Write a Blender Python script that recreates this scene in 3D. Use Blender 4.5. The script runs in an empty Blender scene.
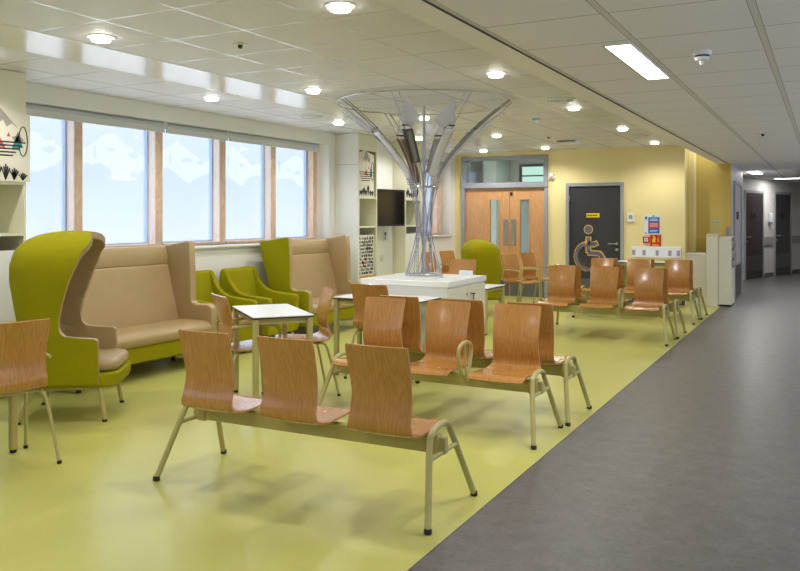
import bpy, bmesh, math, random
from mathutils import Vector, Matrix
random.seed(7)
PI = math.pi
R = math.radians
sc = bpy.context.scene
COL = sc.collection

# ------------------------------------------------------------------ camera frame used only to lay the place out
H = 1.463
YAW = math.atan(427 / 800)
cam_d = bpy.data.cameras.new('camera'); cam = bpy.data.objects.new('camera', cam_d); COL.objects.link(cam)
cam.location = (0, 0, H); cam.rotation_euler = (PI / 2, 0, YAW)
cam_d.sensor_width = 36; cam_d.lens = 36; cam_d.shift_y = -(285.5 - 217) / 800
cam_d.clip_start = 0.05; cam_d.clip_end = 200
sc.camera = cam

CEIL = 2.657      # main ceiling
LOW = 2.38        # corridor ceiling
YB = 13.94        # far wall
XW = -6.25        # window wall

# ------------------------------------------------------------------ materials
def srgb(r, g, b):
    f = lambda c: (c / 255 / 12.92) if c / 255 <= .04045 else ((c / 255 + .055) / 1.055) ** 2.4
    return (f(r), f(g), f(b), 1)

class N:
    def __init__(s, name):
        s.m = bpy.data.materials.new(name); s.m.use_nodes = True
        s.nt = s.m.node_tree; s.nt.nodes.clear()
        s.out = s.add('ShaderNodeOutputMaterial')
        s.n = 0
    def add(s, t, **kw):
        n = s.nt.nodes.new(t)
        for k, v in kw.items(): setattr(n, k, v)
        return n
    def link(s, a, b): s.nt.links.new(a, b)
    def math(s, op, a, b=None, c=None):
        n = s.add('ShaderNodeMath', operation=op)
        for i, v in enumerate((a, b, c)):
            if v is None: continue
            if isinstance(v, (int, float)): n.inputs[i].default_value = v
            else: s.link(v, n.inputs[i])
        return n.outputs[0]
    def mix(s, fac, a, b, blend='MIX'):
        n = s.add('ShaderNodeMix', data_type='RGBA', blend_type=blend)
        for i, v in ((0, fac), (6, a), (7, b)):
            if isinstance(v, (int, float)): n.inputs[i].default_value = v
            elif isinstance(v, tuple): n.inputs[i].default_value = v
            else: s.link(v, n.inputs[i])
        return n.outputs[2]

def mat(name, col, rough=.5, metal=0, spec=.5, noise=0, nscale=30, bump=0, bscale=200, stretch=None, coat=0, sheen=0):
    k = N(name)
    p = k.add('ShaderNodeBsdfPrincipled')
    p.inputs['Base Color'].default_value = col; p.inputs['Roughness'].default_value = rough
    p.inputs['Metallic'].default_value = metal; p.inputs['Specular IOR Level'].default_value = spec
    if coat: p.inputs['Coat Weight'].default_value = coat; p.inputs['Coat Roughness'].default_value = .15
    if sheen: p.inputs['Sheen Weight'].default_value = sheen
    if noise or bump:
        tc = k.add('ShaderNodeTexCoord'); mp = k.add('ShaderNodeMapping')
        k.link(tc.outputs['Object'], mp.inputs[0])
        if stretch: mp.inputs['Scale'].default_value = stretch
    if noise:
        t = k.add('ShaderNodeTexNoise'); t.inputs['Scale'].default_value = nscale; t.inputs['Detail'].default_value = 4
        k.link(mp.outputs[0], t.inputs['Vector'])
        d = tuple(max(0, c * (1 - noise)) for c in col[:3]) + (1,); l = tuple(min(1, c * (1 + noise)) for c in col[:3]) + (1,)
        r = k.add('ShaderNodeMapRange'); r.inputs[1].default_value = .3; r.inputs[2].default_value = .7
        k.link(t.outputs[0], r.inputs[0])
        k.link(k.mix(r.outputs[0], d, l), p.inputs['Base Color'])
    if bump:
        t2 = k.add('ShaderNodeTexNoise'); t2.inputs['Scale'].default_value = bscale; t2.inputs['Detail'].default_value = 2
        k.link(mp.outputs[0], t2.inputs['Vector'])
        b = k.add('ShaderNodeBump'); b.inputs['Strength'].default_value = bump; b.inputs['Distance'].default_value = .002
        k.link(t2.outputs[0], b.inputs['Height']); k.link(b.outputs[0], p.inputs['Normal'])
    k.link(p.outputs[0], k.out.inputs[0])
    return k.m

def mat_emit(name, col, s):
    k = N(name); e = k.add('ShaderNodeEmission'); e.inputs[0].default_value = col; e.inputs[1].default_value = s
    k.link(e.outputs[0], k.out.inputs[0]); return k.m

def mat_glass(name, tint, gloss=.08, haze=0.0, hazecol=(1, 1, 1, 1)):
    k = N(name)
    t = k.add('ShaderNodeBsdfTransparent'); t.inputs[0].default_value = tint
    g = k.add('ShaderNodeBsdfGlossy'); g.inputs[1].default_value = .05
    a = k.add('ShaderNodeMixShader'); a.inputs[0].default_value = gloss
    k.link(t.outputs[0], a.inputs[1]); k.link(g.outputs[0], a.inputs[2])
    last = a
    if haze:
        d = k.add('ShaderNodeBsdfTranslucent'); d.inputs[0].default_value = hazecol
        d2 = k.add('ShaderNodeBsdfDiffuse'); d2.inputs[0].default_value = hazecol
        c = k.add('ShaderNodeMixShader'); c.inputs[0].default_value = .25
        k.link(d.outputs[0], c.inputs[1]); k.link(d2.outputs[0], c.inputs[2])
        b = k.add('ShaderNodeMixShader'); b.inputs[0].default_value = haze
        k.link(a.outputs[0], b.inputs[1]); k.link(c.outputs[0], b.inputs[2]); last = b
    k.link(last.outputs[0], k.out.inputs[0]); return k.m

def mat_wood(name, base, dark, rough=.32, scale=1.0, coat=0):
    k = N(name); p = k.add('ShaderNodeBsdfPrincipled')
    tc = k.add('ShaderNodeTexCoord'); oi = k.add('ShaderNodeObjectInfo')
    off = k.add('ShaderNodeVectorMath', operation='ADD')
    cmb = k.add('ShaderNodeCombineXYZ')
    k.link(k.math('MULTIPLY', oi.outputs['Random'], 17.0), cmb.inputs[0]); k.link(k.math('MULTIPLY', oi.outputs['Random'], 5.0), cmb.inputs[2])
    k.link(tc.outputs['Object'], off.inputs[0]); k.link(cmb.outputs[0], off.inputs[1])
    mp = k.add('ShaderNodeMapping'); mp.inputs['Scale'].default_value = (9 * scale, 1.3 * scale, 1.3 * scale)
    k.link(off.outputs[0], mp.inputs[0])
    n1 = k.add('ShaderNodeTexNoise'); n1.inputs['Scale'].default_value = 2.2; n1.inputs['Detail'].default_value = 3; n1.inputs['Distortion'].default_value = .6
    k.link(mp.outputs[0], n1.inputs['Vector'])
    rings = k.math('FRACT', k.math('MULTIPLY', n1.outputs[0], 7.0))
    tri = k.math('ABSOLUTE', k.math('SUBTRACT', rings, .5))
    mp2 = k.add('ShaderNodeMapping'); mp2.inputs['Scale'].default_value = (160 * scale, 6 * scale, 6 * scale)
    k.link(off.outputs[0], mp2.inputs[0])
    n2 = k.add('ShaderNodeTexNoise'); n2.inputs['Scale'].default_value = 1.5; n2.inputs['Detail'].default_value = 3
    k.link(mp2.outputs[0], n2.inputs['Vector'])
    f = k.math('ADD', k.math('MULTIPLY', tri, 1.1), k.math('MULTIPLY', k.math('SUBTRACT', n2.outputs[0], .3), .55))
    k.link(k.mix(f, dark, base), p.inputs['Base Color'])
    p.inputs['Roughness'].default_value = rough
    p.inputs['Coat Weight'].default_value = coat; p.inputs['Coat Roughness'].default_value = .12
    k.link(p.outputs[0], k.out.inputs[0]); return k.m

def mat_ceiling(name, col, line, x0, y0, sx, sy, wx, wy, rough=.6, spec=.4, lrough=.3):
    k = N(name); p = k.add('ShaderNodeBsdfPrincipled'); g = k.add('ShaderNodeNewGeometry')
    s = k.add('ShaderNodeSeparateXYZ'); k.link(g.outputs['Position'], s.inputs[0])
    def ln(c, o, step, w):
        d = k.math('FRACT', k.math('ADD', k.math('DIVIDE', k.math('SUBTRACT', c, o), step), 100.5))
        return k.math('LESS_THAN', k.math('ABSOLUTE', k.math('SUBTRACT', d, .5)), w / step / 2)
    def both(q): return k.math('MAXIMUM', ln(s.outputs[0], x0, sx, wx + q), ln(s.outputs[1], y0, sy, wy + q))
    m = both(0); ed = both(.007)
    no = k.add('ShaderNodeTexNoise'); no.inputs['Scale'].default_value = 260; no.inputs['Detail'].default_value = 1
    k.link(g.outputs['Position'], no.inputs['Vector'])
    base = k.mix(no.outputs[0], tuple(c * .94 for c in col[:3]) + (1,), tuple(c * 1.05 for c in col[:3]) + (1,))
    dark = tuple(c * .34 for c in col[:3]) + (1,)
    k.link(k.mix(m, k.mix(ed, base, dark), line), p.inputs['Base Color'])
    rr = k.math('ADD', k.math('MULTIPLY', m, lrough - rough), rough); k.link(rr, p.inputs['Roughness'])
    p.inputs['Specular IOR Level'].default_value = spec
    k.link(p.outputs[0], k.out.inputs[0]); return k.m

def mat_floor(name, c1, c2, c3, rough, spec=.45, s1=1.2, s2=90):
    k = N(name); p = k.add('ShaderNodeBsdfPrincipled'); g = k.add('ShaderNodeNewGeometry')
    a = k.add('ShaderNodeTexNoise'); a.inputs['Scale'].default_value = s1; a.inputs['Detail'].default_value = 6; a.inputs['Roughness'].default_value = .65
    b = k.add('ShaderNodeTexNoise'); b.inputs['Scale'].default_value = s2; b.inputs['Detail'].default_value = 3
    k.link(g.outputs['Position'], a.inputs['Vector']); k.link(g.outputs['Position'], b.inputs['Vector'])
    r = k.add('ShaderNodeMapRange'); r.inputs[1].default_value = .3; r.inputs[2].default_value = .7; k.link(a.outputs[0], r.inputs[0])
    r2 = k.add('ShaderNodeMapRange'); r2.inputs[1].default_value = .52; r2.inputs[2].default_value = .75; k.link(b.outputs[0], r2.inputs[0])
    k.link(k.mix(k.math('MULTIPLY', r2.outputs[0], .6), k.mix(r.outputs[0], c1, c2), c3), p.inputs['Base Color'])
    p.inputs['Roughness'].default_value = rough; p.inputs['Specular IOR Level'].default_value = spec
    k.link(p.outputs[0], k.out.inputs[0]); return k.m

M = {}
M['floor_green'] = mat_floor('green vinyl', srgb(183, 181, 96), srgb(190, 188, 108), srgb(177, 175, 94), .3, .4)
M['floor_grey'] = mat_floor('grey vinyl', srgb(84, 81, 79), srgb(104, 101, 99), srgb(54, 52, 52), .36, .4, 9, 38)
M['ceil'] = mat_ceiling('ceiling tiles', srgb(222, 223, 230), srgb(236, 237, 240), -2.69, 3.443, .6, .6, .022, .016, .5, .35, .2)
M['ceil_low'] = mat_ceiling('corridor ceiling tiles', srgb(232, 230, 230), srgb(212, 208, 202), -.885, 4.21, .6, .6, .03, .002, .6, .25, .5)
M['ceil_strip'] = mat('glossy white ceiling plank', srgb(226, 224, 216), .2, spec=.9)
M['trim_soffit'] = mat('beige soffit trim', srgb(236, 232, 226), .5)
M['wall_white'] = mat('cream white paint', srgb(229, 229, 221), .6)
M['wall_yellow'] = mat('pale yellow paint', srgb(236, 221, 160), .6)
M['wall_yellow_shaded'] = mat('shaded yellow paint', srgb(204, 178, 92), .6)  # the yellow wall again, with the shade of the recess put into its colour
M['wall_cold'] = mat('corridor white paint', srgb(206, 204, 202), .55)
M['white'] = mat('white laminate', srgb(232, 234, 232), .25)
M['cream'] = mat('cream laminate', srgb(218, 216, 196), .35)
M['shelf'] = mat('shelf cream', srgb(222, 220, 196), .45)
M['gap'] = mat('dark joint', srgb(60, 60, 58), .7)
M['ply'] = mat_wood('beech plywood', srgb(190, 138, 74), srgb(164, 112, 52), .24, coat=.5)
M['ply_edge'] = mat('plywood edge', srgb(150, 92, 52), .5)
M['lining'] = mat_wood('timber with window glow', srgb(242, 228, 218), srgb(228, 208, 194), .5, .8)  # paler than the fins: window glow painted into the timber colour
M['door_wood'] = mat_wood('beech door', srgb(216, 168, 118), srgb(198, 144, 94), .4, .6)
M['frame_wood'] = mat_wood('pine frame', srgb(232, 206, 184), srgb(206, 172, 142), .5, .8)
M['frame_paint'] = mat('olive cream paint', srgb(172, 162, 102), .35)
M['black'] = mat('black rubber', srgb(24, 24, 24), .5)
M['green_fabric'] = mat('lime wool fabric', srgb(146, 139, 0), .9, spec=.2, noise=.18, nscale=260, bump=.5, bscale=500)
M['tan'] = mat('tan leather', srgb(166, 142, 100), .42, noise=.04, nscale=6, bump=.08, bscale=400)
M['steel'] = mat('brushed steel', srgb(190, 190, 192), .28, 1)
M['chrome'] = mat('polished steel', srgb(214, 215, 220), .2, 1)
M['rod'] = mat('satin steel rod', srgb(168, 168, 174), .32, .9)
M['steel_dark'] = mat('dark perforated steel', srgb(96, 96, 98), .3, 1, noise=.4, nscale=90)
M['acrylic'] = mat_glass('frosted acrylic', (.94, .95, 1, 1), .03, .55, srgb(240, 240, 252))
M['acrylic_brown'] = mat('bronze strip', srgb(150, 122, 84), .4, .3)
M['grey_frame'] = mat('grey door frame', srgb(150, 152, 158), .4)
M['door_dark'] = mat('charcoal door', srgb(54, 54, 58), .45)
M['door_brown'] = mat('dark brown door', srgb(58, 50, 50), .4)
M['kick'] = mat('grey kick plate', srgb(112, 114, 118), .35, .5)
M['kick_dark'] = mat('dark kick plate', srgb(92, 88, 88), .3, .6)
M['blind'] = mat('grey blind cassette', srgb(184, 190, 196), .45)
M['blind_light'] = mat('pale blind bar', srgb(206, 208, 204), .45)
M['pane'] = mat_glass('frosted window pane', (.90, .94, 1, 1), .04, .13, srgb(235, 240, 250))
M['film'] = mat_glass('white window film', (1, 1, 1, 1), .02, .13, srgb(250, 251, 255))
M['film_grey'] = mat_glass('blue grey window film', (.93, .95, 1, 1), .02, .05, srgb(225, 232, 248))
M['clear'] = mat_glass('clear glass', (.9, .96, .96, 1), .1)
M['tv'] = mat('black tv glass', srgb(30, 22, 16), .08)
M['tv_bezel'] = mat('black bezel', srgb(18, 18, 18), .4)
M['lamp'] = mat_emit('lamp glow', (1, .96, .88, 1), 14)
M['lamp_ring'] = mat_emit('lamp rim glow', (1, .97, .9, 1), 14)
M['lamp_cold'] = mat_emit('panel glow', (1, .98, .96, 1), 9)
M['symbol_grey'] = mat('symbol grey', srgb(110, 104, 112), .5)
M['symbol_yellow'] = mat('symbol yellow', srgb(232, 190, 112), .5)
M['yellow'] = mat('yellow sign', srgb(232, 208, 40), .5)
M['red'] = mat('red sign', srgb(196, 40, 36), .45)
M['blue'] = mat('blue print', srgb(30, 106, 170), .5)
M['paper'] = mat('white paper', srgb(224, 230, 236), .5)
M['ink'] = mat('black ink', srgb(38, 38, 40), .7)
M['ink_grey'] = mat('grey ink', srgb(164, 156, 150), .7)
M['ink_red'] = mat('red ink', srgb(208, 86, 62), .7)
M['ink_teal'] = mat('teal ink', srgb(52, 142, 146), .7)
M['art'] = mat('art board', srgb(226, 222, 204), .6)
M['socket'] = mat('grey socket', srgb(150, 150, 154), .4)
M['rail'] = mat('grey wall guard', srgb(152, 150, 148), .5)
M['skirt'] = mat('dark skirting', srgb(92, 90, 90), .5)
M['beechleg'] = mat('light wood leg', srgb(196, 150, 96), .4)

# ------------------------------------------------------------------ mesh helpers
def catmull(P, n=8, closed=False):
    P = [Vector(p) for p in P]; out = []; L = len(P)
    seg = L if closed else L - 1
    for i in range(seg):
        g = (lambda j: P[j % L]) if closed else (lambda j: P[min(max(j, 0), L - 1)])
        a, b, c, d = g(i - 1), g(i), g(i + 1), g(i + 2)
        for k in range(n):
            t = k / n
            out.append(.5 * ((2 * b) + (c - a) * t + (2 * a - 5 * b + 4 * c - d) * t * t + (3 * b - a - 3 * c + d) * t ** 3))
    if not closed: out.append(P[-1])
    return out

class MB:
    def __init__(s): s.v = []; s.f = []
    def add(s, vs, fs):
        o = len(s.v); s.v += [tuple(v) for v in vs]; s.f += [tuple(i + o for i in f) for f in fs]; return s
    def box(s, x0, x1, y0, y1, z0, z1):
        return s.add([(x0, y0, z0), (x1, y0, z0), (x1, y1, z0), (x0, y1, z0), (x0, y0, z1), (x1, y0, z1), (x1, y1, z1), (x0, y1, z1)],
                     [(3, 2, 1, 0), (4, 5, 6, 7), (0, 1, 5, 4), (1, 2, 6, 5), (2, 3, 7, 6), (3, 0, 4, 7)])
    def tube(s, pts, r, n=10, closed=False):
        P = [Vector(p) for p in pts]; L = len(P); vs = []; fs = []
        rr = r if callable(r) else (lambda t: r)
        T = []
        for i in range(L):
            a = P[(i - 1) % L] if closed or i > 0 else P[i]; b = P[(i + 1) % L] if closed or i < L - 1 else P[i]
            T.append((b - a).normalized())
        up = Vector((0, 0, 1)) if abs(T[0].z) < .9 else Vector((1, 0, 0))
        nrm = T[0].cross(up).normalized()
        for i in range(L):
            nrm = (nrm - T[i] * nrm.dot(T[i])).normalized(); bi = T[i].cross(nrm)
            q = rr(i / max(1, L - 1))
            vs += [P[i] + (nrm * math.cos(2 * PI * k / n) + bi * math.sin(2 * PI * k / n)) * q for k in range(n)]
        m = L if closed else L - 1
        for i in range(m):
            for k in range(n):
                a, b = i * n + k, i * n + (k + 1) % n; c, d = ((i + 1) % L) * n + (k + 1) % n, ((i + 1) % L) * n + k
                fs.append((a, b, c, d))
        if not closed: fs.append(tuple(reversed(range(n)))); fs.append(tuple((L - 1) * n + k for k in range(n)))
        return s.add(vs, fs)
    def cyl(s, p0, p1, r, n=16, r1=None):
        r1 = r if r1 is None else r1
        return s.tube([p0, p1], lambda t: r + (r1 - r) * t, n)
    def lathe(s, prof, n=24, c=(0, 0, 0), cap=True):
        vs = []; fs = []; L = len(prof)
        for r, z in prof: vs += [(c[0] + r * math.cos(2 * PI * k / n), c[1] + r * math.sin(2 * PI * k / n), c[2] + z) for k in range(n)]
        for i in range(L - 1):
            for k in range(n): fs.append((i * n + k, i * n + (k + 1) % n, (i + 1) * n + (k + 1) % n, (i + 1) * n + k))
        if cap: fs.append(tuple(reversed(range(n)))); fs.append(tuple((L - 1) * n + k for k in range(n)))
        return s.add(vs, fs)
    def prism(s, poly, d0, d1, axis='x'):
        m = {'x': lambda a, b, d: (d, a, b), 'y': lambda a, b, d: (a, d, b), 'z': lambda a, b, d: (a, b, d)}[axis]
        n = len(poly)
        vs = [m(a, b, d0) for a, b in poly] + [m(a, b, d1) for a, b in poly]
        fs = [tuple(range(n)), tuple(reversed(range(n, 2 * n)))] + [(i, (i + 1) % n, n + (i + 1) % n, n + i) for i in range(n)]
        return s.add(vs, fs)
    def grid(s, G, flip=False):
        a, b = len(G), len(G[0]); vs = [p for row in G for p in row]; fs = []
        for i in range(a - 1):
            for j in range(b - 1):
                f = (i * b + j, i * b + j + 1, (i + 1) * b + j + 1, (i + 1) * b + j); fs.append(f[::-1] if flip else f)
        return s.add(vs, fs)
    def panel(s, x0, x1, z0, z1, y0, y1, holes, axis='y'):
        xs = sorted({x0, x1, *[h[0] for h in holes], *[h[1] for h in holes]}); zs = sorted({z0, z1, *[h[2] for h in holes], *[h[3] for h in holes]})
        solid = lambda i, j: 0 <= i < len(xs) - 1 and 0 <= j < len(zs) - 1 and not any(h[0] <= (xs[i] + xs[i + 1]) / 2 <= h[1] and h[2] <= (zs[j] + zs[j + 1]) / 2 <= h[3] for h in holes)
        P = (lambda a, d, b: (a, d, b)) if axis == 'y' else (lambda a, d, b: (d, a, b))
        for i in range(len(xs) - 1):
            for j in range(len(zs) - 1):
                if not solid(i, j): continue
                a, b, c, d = xs[i], xs[i + 1], zs[j], zs[j + 1]
                Q = lambda *p: s.add([P(*q) for q in p], [(0, 1, 2, 3)])
                Q((a, y0, c), (b, y0, c), (b, y0, d), (a, y0, d)); Q((a, y1, c), (a, y1, d), (b, y1, d), (b, y1, c))
                if not solid(i - 1, j): Q((a, y0, c), (a, y0, d), (a, y1, d), (a, y1, c))
                if not solid(i + 1, j): Q((b, y0, c), (b, y1, c), (b, y1, d), (b, y0, d))
                if not solid(i, j - 1): Q((a, y0, c), (a, y1, c), (b, y1, c), (b, y0, c))
                if not solid(i, j + 1): Q((a, y0, d), (b, y0, d), (b, y1, d), (a, y1, d))
        return s
    def build(s, name, m, parent=None, bevel=0, seg=2, smooth=40, subsurf=0, solid=None, pick=None, loc=None, rot=None, clean=True, matoff=0, rim=0):
        me = bpy.data.meshes.new(name); bm = bmesh.new()
        vs = [bm.verts.new(v) for v in s.v]
        for f in s.f:
            try: bm.faces.new([vs[i] for i in f])
            except ValueError: pass
        if clean: bmesh.ops.remove_doubles(bm, verts=bm.verts, dist=1e-5)
        if clean: bmesh.ops.recalc_face_normals(bm, faces=bm.faces)
        bm.to_mesh(me); bm.free()
        ms = m if isinstance(m, (list, tuple)) else [m]
        for q in ms: me.materials.append(M[q] if isinstance(q, str) else q)
        for p in me.polygons:
            p.use_smooth = bool(smooth)
            if pick: p.material_index = pick(p)
        if smooth: me.set_sharp_from_angle(angle=R(smooth))
        o = bpy.data.objects.new(name, me); COL.objects.link(o)
        if parent: o.parent = parent
        if loc: o.location = loc
        if rot: o.rotation_euler = rot
        if solid is not None:
            q = o.modifiers.new('thick', 'SOLIDIFY'); q.thickness = solid; q.offset = -1; q.material_offset = matoff; q.material_offset_rim = rim
        if bevel:
            q = o.modifiers.new('bevel', 'BEVEL'); q.width = bevel; q.segments = seg; q.limit_method = 'ANGLE'; q.angle_limit = R(40); q.harden_normals = False
        if subsurf:
            q = o.modifiers.new('sub', 'SUBSURF'); q.levels = subsurf; q.render_levels = subsurf
        return o

def box(name, m, x0, x1, y0, y1, z0, z1, parent=None, bevel=0, **kw):
    return MB().box(x0, x1, y0, y1, z0, z1).build(name, m, parent, bevel, smooth=40 if bevel else 0, **kw)

def thing(name, label, cat, loc=(0, 0, 0), rotz=0, group=None):
    o = bpy.data.objects.new(name, None); COL.objects.link(o); o.location = loc; o.rotation_euler = (0, 0, rotz); o.empty_display_size = .1
    o['label'] = label; o['category'] = cat; o['kind'] = 'thing'
    if group: o['group'] = group
    return o
def tag(o, label, cat, group=None):
    o['label'] = label; o['category'] = cat; o['kind'] = 'thing'
    if group: o['group'] = group
    return o
def struct(o): o['kind'] = 'structure'; return o
def sroot(name, loc=(0, 0, 0), rotz=0):
    o = bpy.data.objects.new(name, None); COL.objects.link(o); o.location = loc; o.rotation_euler = (0, 0, rotz); o['kind'] = 'structure'; return o

KIDS = {}
def dup(root, label=None, loc=None, rotz=None, parent=None):
    r = root.copy(); COL.objects.link(r)
    if parent: r.parent = parent
    if label: r['label'] = label
    if loc is not None: r.location = loc
    if rotz is not None: r.rotation_euler = (0, 0, rotz)
    for ch in list(root.children): dup(ch, parent=r)
    return r

# ------------------------------------------------------------------ room shell
struct(box('floor', 'floor_green', -6.6, -1.53, -3, 15.0, -.06, 0))
struct(box('floor', 'floor_grey', -1.53, 2.2, -3, 27, -.06, 0))
struct(box('floor', 'floor_grey', -6.6, -1.53, 15.0, 27, -.06, 0))
struct(box('trim_1', 'skirt', -1.532, -1.528, -3, 14.6, -.001, .0015))
# main ceiling either side of the glossy plank strip
struct(box('ceiling', 'ceil', -4.49, -1.62, -3, YB + .12, CEIL, CEIL + .08))
struct(box('ceiling', 'ceil_strip', -5.07, -4.49, -3, YB + .12, CEIL - .004, CEIL + .08))
struct(box('ceiling', 'ceil', -6.7, -5.07, -3, YB + .12, CEIL, CEIL + .08))
struct(box('ceiling', 'ceil_low', -1.5, 2.2, -3, 27, LOW, LOW + .08))
struct(box('ceiling', 'ceil_low', -3.2, -1.5, 14.75, 27, LOW, LOW + .08))
struct(box('trim_2', 'trim_soffit', -1.66, -1.5, -3, 14.75, LOW - .006, CEIL + .05))
struct(box('trim_3', 'gap', -1.503, -1.497, -3, 14.75, LOW - .007, LOW + .01))

# window wall
WIN_Z0, WIN_Z1 = 1.14, 2.49
mb = MB().panel(-3, 14.1, 0, CEIL + .02, XW - .34, XW, [(-2.6, 2.8, WIN_Z0, WIN_Z1), (4.05, 9.56, WIN_Z0, WIN_Z1), (12.15, 13.7, WIN_Z0, WIN_Z1)], axis='x')
struct(mb.build('wall_left', 'wall_white', smooth=0))
struct(box('trim_4', 'white', XW - .3, XW + .05, 4.06, 9.62, WIN_Z0 - .035, WIN_Z0, bevel=.008))
struct(box('trim_5', 'white', XW - .3, XW + .05, 12.12, 13.74, WIN_Z0 - .035, WIN_Z0, bevel=.008))
struct(box('baseboard_left', 'skirt', XW, XW + .012, -3, 9.74, 0, .1))

# window bays: frosted panes with white mountain film, wooden fins
FX0, FX1, GX = -6.53, -6.42, -6.56
def mountains(mb, y0, y1, seed, base, amp):
    rnd = random.Random(seed); n = 14; top = []
    for i in range(n + 1):
        t = i / n; top.append((y0 + (y1 - y0) * t, base + amp * (.55 * math.sin(PI * (t * 1.3 + rnd.random() * .12)) + .35 * rnd.random())))
    return top
bays = [(4.40, 5.35), (5.44, 6.41), (6.51, 7.45), (7.55, 8.45), (8.55, 9.42)]
fins = [4.31, 5.35, 6.41, 7.45, 8.45, 9.42]
def bay(i, y0, y1, seed, zt=WIN_Z1):
    w = sroot('window_%d' % i)
    box('pane', 'pane', GX - .006, GX, y0, y1, WIN_Z0 + .03, zt, w)
    fr = MB().panel(y0 - .005, y1 + .005, WIN_Z0, zt, GX - .02, GX + .035, [(y0 + .025, y1 - .028, WIN_Z0 + .05, zt - .03)], axis='x')
    fr.build('window_frame', M['grey_blue'], w, smooth=0)
    box('bottom_rail', 'frame_wood', FX0, FX1 + .02, y0, y1, WIN_Z0, WIN_Z0 + .03, w)
    # mountain film: pale ridge across the upper part of the pane and a few darker flakes
    rnd = random.Random(seed); m = MB(); n = 18; Wd = y1 - y0 - .06; a = y0 + .03
    pk = .25 + .5 * rnd.random()
    crest = [(a + Wd * t / n, 2.12 + .2 * max(0, 1 - abs(t / n - pk) * 2.4) + .05 * rnd.random()) for t in range(n + 1)]
    low = [(a + Wd * (n - t) / n, 2.03 - .14 * max(0, 1 - abs((n - t) / n - pk - .2) * 3) - .06 * rnd.random()) for t in range(n + 1)]
    m.prism(crest + low, GX + .002, GX + .004, 'x'); m.build('mountain_film', 'film', w, smooth=0)
    m = MB()
    for q in range(3):
        c0 = a + Wd * (.2 + .28 * q) + .06 * rnd.random(); z = 2.08 + .1 * rnd.random(); k = 9; rr_ = .03 + .05 * rnd.random()
        m.prism([(c0 + rr_ * (1.3 if q else .5) * (.6 + .6 * rnd.random()) * math.cos(2 * PI * j / k), z + rr_ * (.5 if q else 1.6) * (.6 + .6 * rnd.random()) * math.sin(2 * PI * j / k)) for j in range(k)], GX + .006, GX + .008, 'x')
    m.build('snow_film', 'film_grey', w, smooth=0)
    return w
M['grey_blue'] = mat('blue grey aluminium', srgb(172, 192, 214), .4)
for i, (a, b) in enumerate(bays):
    w = bay(i + 1, a, b, 11 + i)
    box('mullion', 'frame_wood', FX0, FX1, fins[i], a, WIN_Z0, WIN_Z1, w, bevel=.004)
    box('glow_side_board', 'lining', GX + .02, FX1 - .004, fins[i] - .012, fins[i], WIN_Z0 + .03, WIN_Z1, w)  # added board whose pale colour stands for window glow on the fin side
    if i == 4: box('mullion', 'frame_wood', FX0, FX1, b, b + .09, WIN_Z0, WIN_Z1, w, bevel=.004)
w = bay(6, 12.25, 13.5, 31)
box('mullion', 'frame_wood', FX0, FX1, 12.16, 12.25, WIN_Z0, WIN_Z1, w)
box('mullion', 'frame_wood', FX0, FX1, 13.5, 13.68, WIN_Z0, WIN_Z1, w)

w = sroot('window_8')  # unseen window, added behind the viewpoint to bring in daylight
box('pane', 'pane', GX - .006, GX, -2.6, 2.8, WIN_Z0, WIN_Z1, w)
for k in range(6): box('mullion', 'frame_wood', FX0, FX1, -2.6 + k * 1.06, -2.5 + k * 1.06, WIN_Z0, WIN_Z1, w)
# roller blinds under the window head
def blind(y0, y1, label):
    t = thing('roller_blind', label, 'blind', (-6.35, (y0 + y1) / 2, 2.445), 0, 'grey roller blinds')
    h = (y1 - y0) / 2
    MB().cyl((0, -h, .012), (0, h, .012), .032, 16).build('roller', 'blind', t)
    MB().box(.0, .026, -h, h, -.06, .01).build('fabric', 'blind_light', t, .004)
    MB().cyl((.014, -h, -.058), (.014, h, -.058), .013, 10).build('bottom_bar', 'blind_light', t)
    for s in (-1, 1): box('bracket', 'blind_light', -.035, .03, s * h - .012, s * h + .012, -.03, .05, t, bevel=.006)
blind(4.33, 6.44, 'long rolled-up grey roller blind over the windows beside the left shelves')
blind(6.48, 7.48, 'short rolled-up grey roller blind over the middle window')
blind(7.52, 9.42, 'rolled-up grey roller blind over the two windows behind the far sofa')
blind(12.2, 13.62, 'rolled-up blind over the small window beside the double door')

# far wall with door openings
mb = MB().panel(-6.6, -2.08, 0, CEIL + .02, YB, YB + .16, [(-6.11, -4.42, -.01, 2.585), (-4.09, -3.08, -.01, 2.06)])
struct(mb.build('wall_back', 'wall_yellow', smooth=0))
struct(box('wall_recess_side', 'wall_yellow_shaded', -2.2, -2.08, YB + .16, 14.65, 0, CEIL + .02))
struct(box('wall_recess', 'wall_yellow_shaded', -2.2, -1.45, 14.65, 14.8, 0, CEIL + .02))
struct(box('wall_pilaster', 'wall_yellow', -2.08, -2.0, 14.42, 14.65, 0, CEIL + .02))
struct(box('baseboard_back', 'skirt', -4.42, -4.09, YB - .012, YB, 0, .1))
struct(box('baseboard_back', 'skirt', -3.08, -2.08, YB - .012, YB, 0, .1))

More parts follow.
